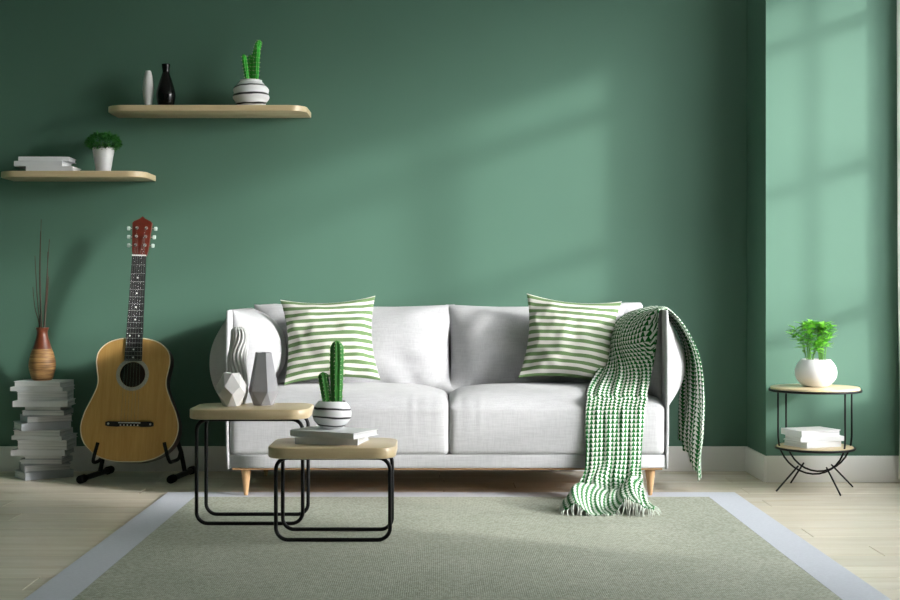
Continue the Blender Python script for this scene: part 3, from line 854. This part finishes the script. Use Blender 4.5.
# soundboard with its round hole
bm = bmesh.new()
vo = [bm.verts.new((x, 0, v)) for x, v in outl]
eo = [bm.edges.new((vo[i], vo[(i+1) % len(vo)])) for i in range(len(vo))]
vh = [bm.verts.new((HRD*math.cos(2*PI*k/40), 0, HV+HRD*math.sin(2*PI*k/40))) for k in range(40)]
eh = [bm.edges.new((vh[i], vh[(i+1) % 40])) for i in range(40)]
bmesh.ops.triangle_fill(bm, use_beauty=True, use_dissolve=False, edges=eo+eh)
ex = bmesh.ops.extrude_face_region(bm, geom=bm.faces[:])
bmesh.ops.translate(bm, vec=(0, .003, 0), verts=[g for g in ex['geom'] if isinstance(g, bmesh.types.BMVert)])
bobj('soundboard', bm, 'guitar_top', GU)
n = len(outl); GD = .10; verts = []; faces = []
for yy, k in ((.002, 1), (GD-.006, 1), (GD, .985)):
    for x, v in outl: verts.append((x*k, yy, .29+(v-.29)*k))
for a in range(2):
    for i in range(n):
        j = (i+1) % n; faces.append((a*n+i, a*n+j, (a+1)*n+j, (a+1)*n+i))
faces.append(tuple(range(2*n, 3*n)))
o = mobj('body_shell', verts, faces, 'guitar_side', GU, True); sharp(o, 50)
tube('binding', [(x*.997, -.0005, .29+(v-.29)*.997) for x, v in outl], .0026, 'binding_cream', GU, 6, True)
verts = []; faces = []
for r, yy in ((.0605, 0), (.0605, -.0014), (.077, -.0014), (.077, 0)):
    for k in range(48): verts.append((r*math.cos(2*PI*k/48), yy, HV+r*math.sin(2*PI*k/48)))
for a in range(3):
    for k in range(48): faces.append((a*48+k, a*48+(k+1) % 48, (a+1)*48+(k+1) % 48, (a+1)*48+k))
mobj('rosette', verts, faces, 'rosette_grey', GU, False)
# bridge with saddle and pins
bm = bmesh.new()
pr = [(-.112, -.008), (-.10, -.012), (-.055, -.013), (-.04, -.010), (.04, -.010), (.055, -.013), (.10, -.012), (.112, -.008), (.112, .008), (.10, .012), (.055, .011), (-.055, .011), (-.10, .012), (-.112, .008)]
f = bm.faces.new([bm.verts.new((x, 0, .176+v)) for x, v in pr]); ex = bmesh.ops.extrude_face_region(bm, geom=[f])
bmesh.ops.translate(bm, vec=(0, -.009, 0), verts=[g for g in ex['geom'] if isinstance(g, bmesh.types.BMVert)])
br = bobj('bridge', bm, 'rosewood_dark', GU)
box('saddle', (-.052, -.0125, .1795), (.052, -.008, .1835), 'inlay_pearl', br, .0006, 1)
for k in range(6): lathe('bridge_pin', [(.0032, 0), (.0036, .003), (.002, .005)], 'inlay_pearl', br, 10, (-.040+.016*k, -.009, .170)).rotation_euler = (R(90), 0, 0)
for x in (-.098, .098): lathe('bridge_dot', [(.005, 0), (.005, .0012), (.003, .0016)], 'inlay_pearl', br, 14, (x, -.0085, .176)).rotation_euler = (R(90), 0, 0)
# neck, fretboard, frets, dots
NUT, FE = .979, .474
def fbw(v): return .0325+(.041-.0325)*(NUT-v)/(NUT-FE)
def neckwedge(name, y0, y1, v0, v1, mat, parent, ex=0):
    a, b = fbw(v0)+ex, fbw(v1)+ex
    vv = [(-a, y0, v0), (a, y0, v0), (a, y1, v0), (-a, y1, v0), (-b, y0, v1), (b, y0, v1), (b, y1, v1), (-b, y1, v1)]
    return mobj(name, vv, [(0, 1, 2, 3)[::-1], (4, 5, 6, 7), (0, 1, 5, 4), (1, 2, 6, 5), (2, 3, 7, 6), (3, 0, 4, 7)], mat, parent, False)
fb = neckwedge('fretboard', -.009, .001, FE, NUT, 'rosewood_dark', GU)
nv = []; nf = []
for v in (.56, .70, .85, NUT+.002):
    wv = fbw(v)-.001; th = .030 if v > .6 else .05
    for k in range(9):
        a = PI*k/8; nv.append((wv*math.cos(a), -.001+th*math.sin(a), v))
for i in range(3):
    for k in range(8): nf.append((i*9+k, i*9+k+1, (i+1)*9+k+1, (i+1)*9+k))
nf += [tuple(range(9)), tuple(range(27, 36))[::-1]]
mobj('neck', nv, nf, 'mahogany', GU, True)
sc_len = NUT-.1815
for k in range(1, 21):
    v = NUT-sc_len*(1-2**(-k/12))
    if v < FE+.004: break
    tube('fret', [(-fbw(v)+.0005, -.0092, v), (fbw(v)-.0005, -.0092, v)], .0012, 'chrome', fb, 6)
def fpos(k): return (NUT-sc_len*(1-2**(-(k-1)/12))+NUT-sc_len*(1-2**(-k/12)))/2
for k, xs in ((3, (0,)), (5, (0,)), (7, (0,)), (9, (0,)), (12, (-.021, .021)), (15, (0,)), (17, (0,))):
    for x in xs:
        lathe('inlay_dot', [(.0042, 0), (.0042, .0006), (.002, .0008)], 'inlay_pearl', fb, 12, (x, -.0088, fpos(k))).rotation_euler = (R(90), 0, 0)
box('nut', (-.033, -.0125, NUT-.001), (.033, .002, NUT+.005), 'inlay_pearl', GU, .0006, 1)
# headstock with peaked top
bm = bmesh.new()
hp = [(-.0325, .984), (-.038, 1.005), (-.047, 1.148), (-.040, 1.156), (-.012, 1.170), (0, 1.182), (.012, 1.170), (.040, 1.156), (.047, 1.148), (.038, 1.005), (.0325, .984)]
f = bm.faces.new([bm.verts.new((x, .003+(v-.98)*.10, v)) for x, v in hp]); ex = bmesh.ops.extrude_face_region(bm, geom=[f])
bmesh.ops.translate(bm, vec=(0, .016, 0), verts=[g for g in ex['geom'] if isinstance(g, bmesh.types.BMVert)])
hs = bobj('headstock', bm, 'mahogany', GU)
posts = []
for sx in (-1, 1):
    for k, v in enumerate((1.035, 1.078, 1.121)):
        yb = .003+(v-.98)*.10; px_ = sx*.0225
        pg = lathe('tuning_post', [(.0078, 0), (.0078, .003), (.0042, .004), (.0040, .012), (.0046, .013), (.0042, .016)], 'chrome', hs, 14, (px_, yb, v)); pg.rotation_euler = (R(90), 0, 0)
        posts.append((px_, yb-.009, v))
        bx_ = sx*(.041+.0035*k)
        tube('peg_shaft', [(bx_, yb+.010, v), (bx_+sx*.012, yb+.010, v)], .0028, 'chrome', hs, 8)
        rounded_box('peg_button', (bx_+sx*.017-.008, yb+.006, v-.0095), (bx_+sx*.017+.008, yb+.015, v+.0095), .004, 5, 'peg_ivory', hs)
order = [posts[0], posts[1], posts[2], posts[5], posts[4], posts[3]]
for k in range(6):
    xb = -.040+.016*k; xn = -.0255+.0102*k
    p = order[k]
    tube('string', [(xb, -.0125, .1795), (xn, -.0128, NUT+.002), (p[0], p[1], p[2])], .0006, 'chrome', GU, 5)

# ------------------------------------------------------------------ guitar stand
GS = thing('guitar_stand', 'black metal floor stand with hooked arms under the guitar', 'guitar stand', (-1.44, -.25, 0))
G = lambda x, y, z: Vector((x+1.44, y+.25, z))
for xa, xb, sg in ((-1.672, -1.612, -1), (-1.252, -1.208, 1)):
    fbm = tube('foot_bar', [G(xa, -.45, .020), G(xb, -.085, .020)], .0135, 'black_metal', GS, 12)
    for x, y, dy in ((xa, -.45, .05), (xb, -.085, -.05)):
        dx = (xb-xa)/.365*dy
        tube('rubber_cap', [G(x, y, .020)-G(x+dx, y+dy, .020).normalized()*0, G(x+dx*.15, y+dy*.15, .020), G(x+dx, y+dy, .020)], [.017, .0195, .0195], 'black_rubber', fbm, 12)
    xm = xa+(xb-xa)*.62; ym = -.45+.365*.62
    tube('upright', [G(xm, ym, .020), G(xm-sg*.02, ym+.005, .12), G(-1.432+sg*.012, -.165, .60)], .011, 'black_metal', GS, 10)
    hx = -1.592 if sg < 0 else -1.262
    zz = .118
    pts = catmull([G(xm-sg*.022, ym+.002, .125), G((xm+hx)/2, -.29, .098), G(hx+sg*.010, -.40, .098), G(hx+sg*.012, -.462, .105), G(hx+sg*.004, -.480, .135), G(hx-sg*.012, -.474, .196)], 6)
    tube('cradle_arm', pts, .0085, 'black_rubber', GS, 10)
tube('top_joint', [G(-1.455, -.165, .605), G(-1.409, -.165, .605)], .016, 'black_metal', GS, 12)
tube('crossbar', [G(-1.605, -.214, .18), G(-1.25, -.214, .18)], .008, 'black_metal', GS, 10)

# ------------------------------------------------------------------ curtain
CX, CY = 2.19, -.435
cu = thing('curtain', 'white sheer curtain gathered at the window beside the pillar', 'curtain', (CX, CY, .02))
verts = []; faces = []; NZ = 40; NCU = 72
for i in range(NZ+1):
    z = .02+(2.62-.02)*i/NZ
    nar = 1-.45*math.exp(-((z-.35)/.35)**2)
    for j in range(NCU+1):
        s = j/NCU; x = 2.126+.028*(1-nar)+.135*s*nar
        y = -.432-.026*math.sin(s*2*PI*7+.3*math.sin(z*2))*(.7+.3*nar)
        verts.append((x-CX, y-CY, z-.02))
for i in range(NZ):
    for j in range(NCU): a = i*(NCU+1)+j; faces.append((a, a+1, a+NCU+2, a+NCU+1))
o = mobj('cloth', verts, faces, 'sheer_curtain', cu, True)
tube('curtain_rod', [(0, -2.75, 2.615), (0, .04, 2.615)], .010, 'window_white', cu, 12)
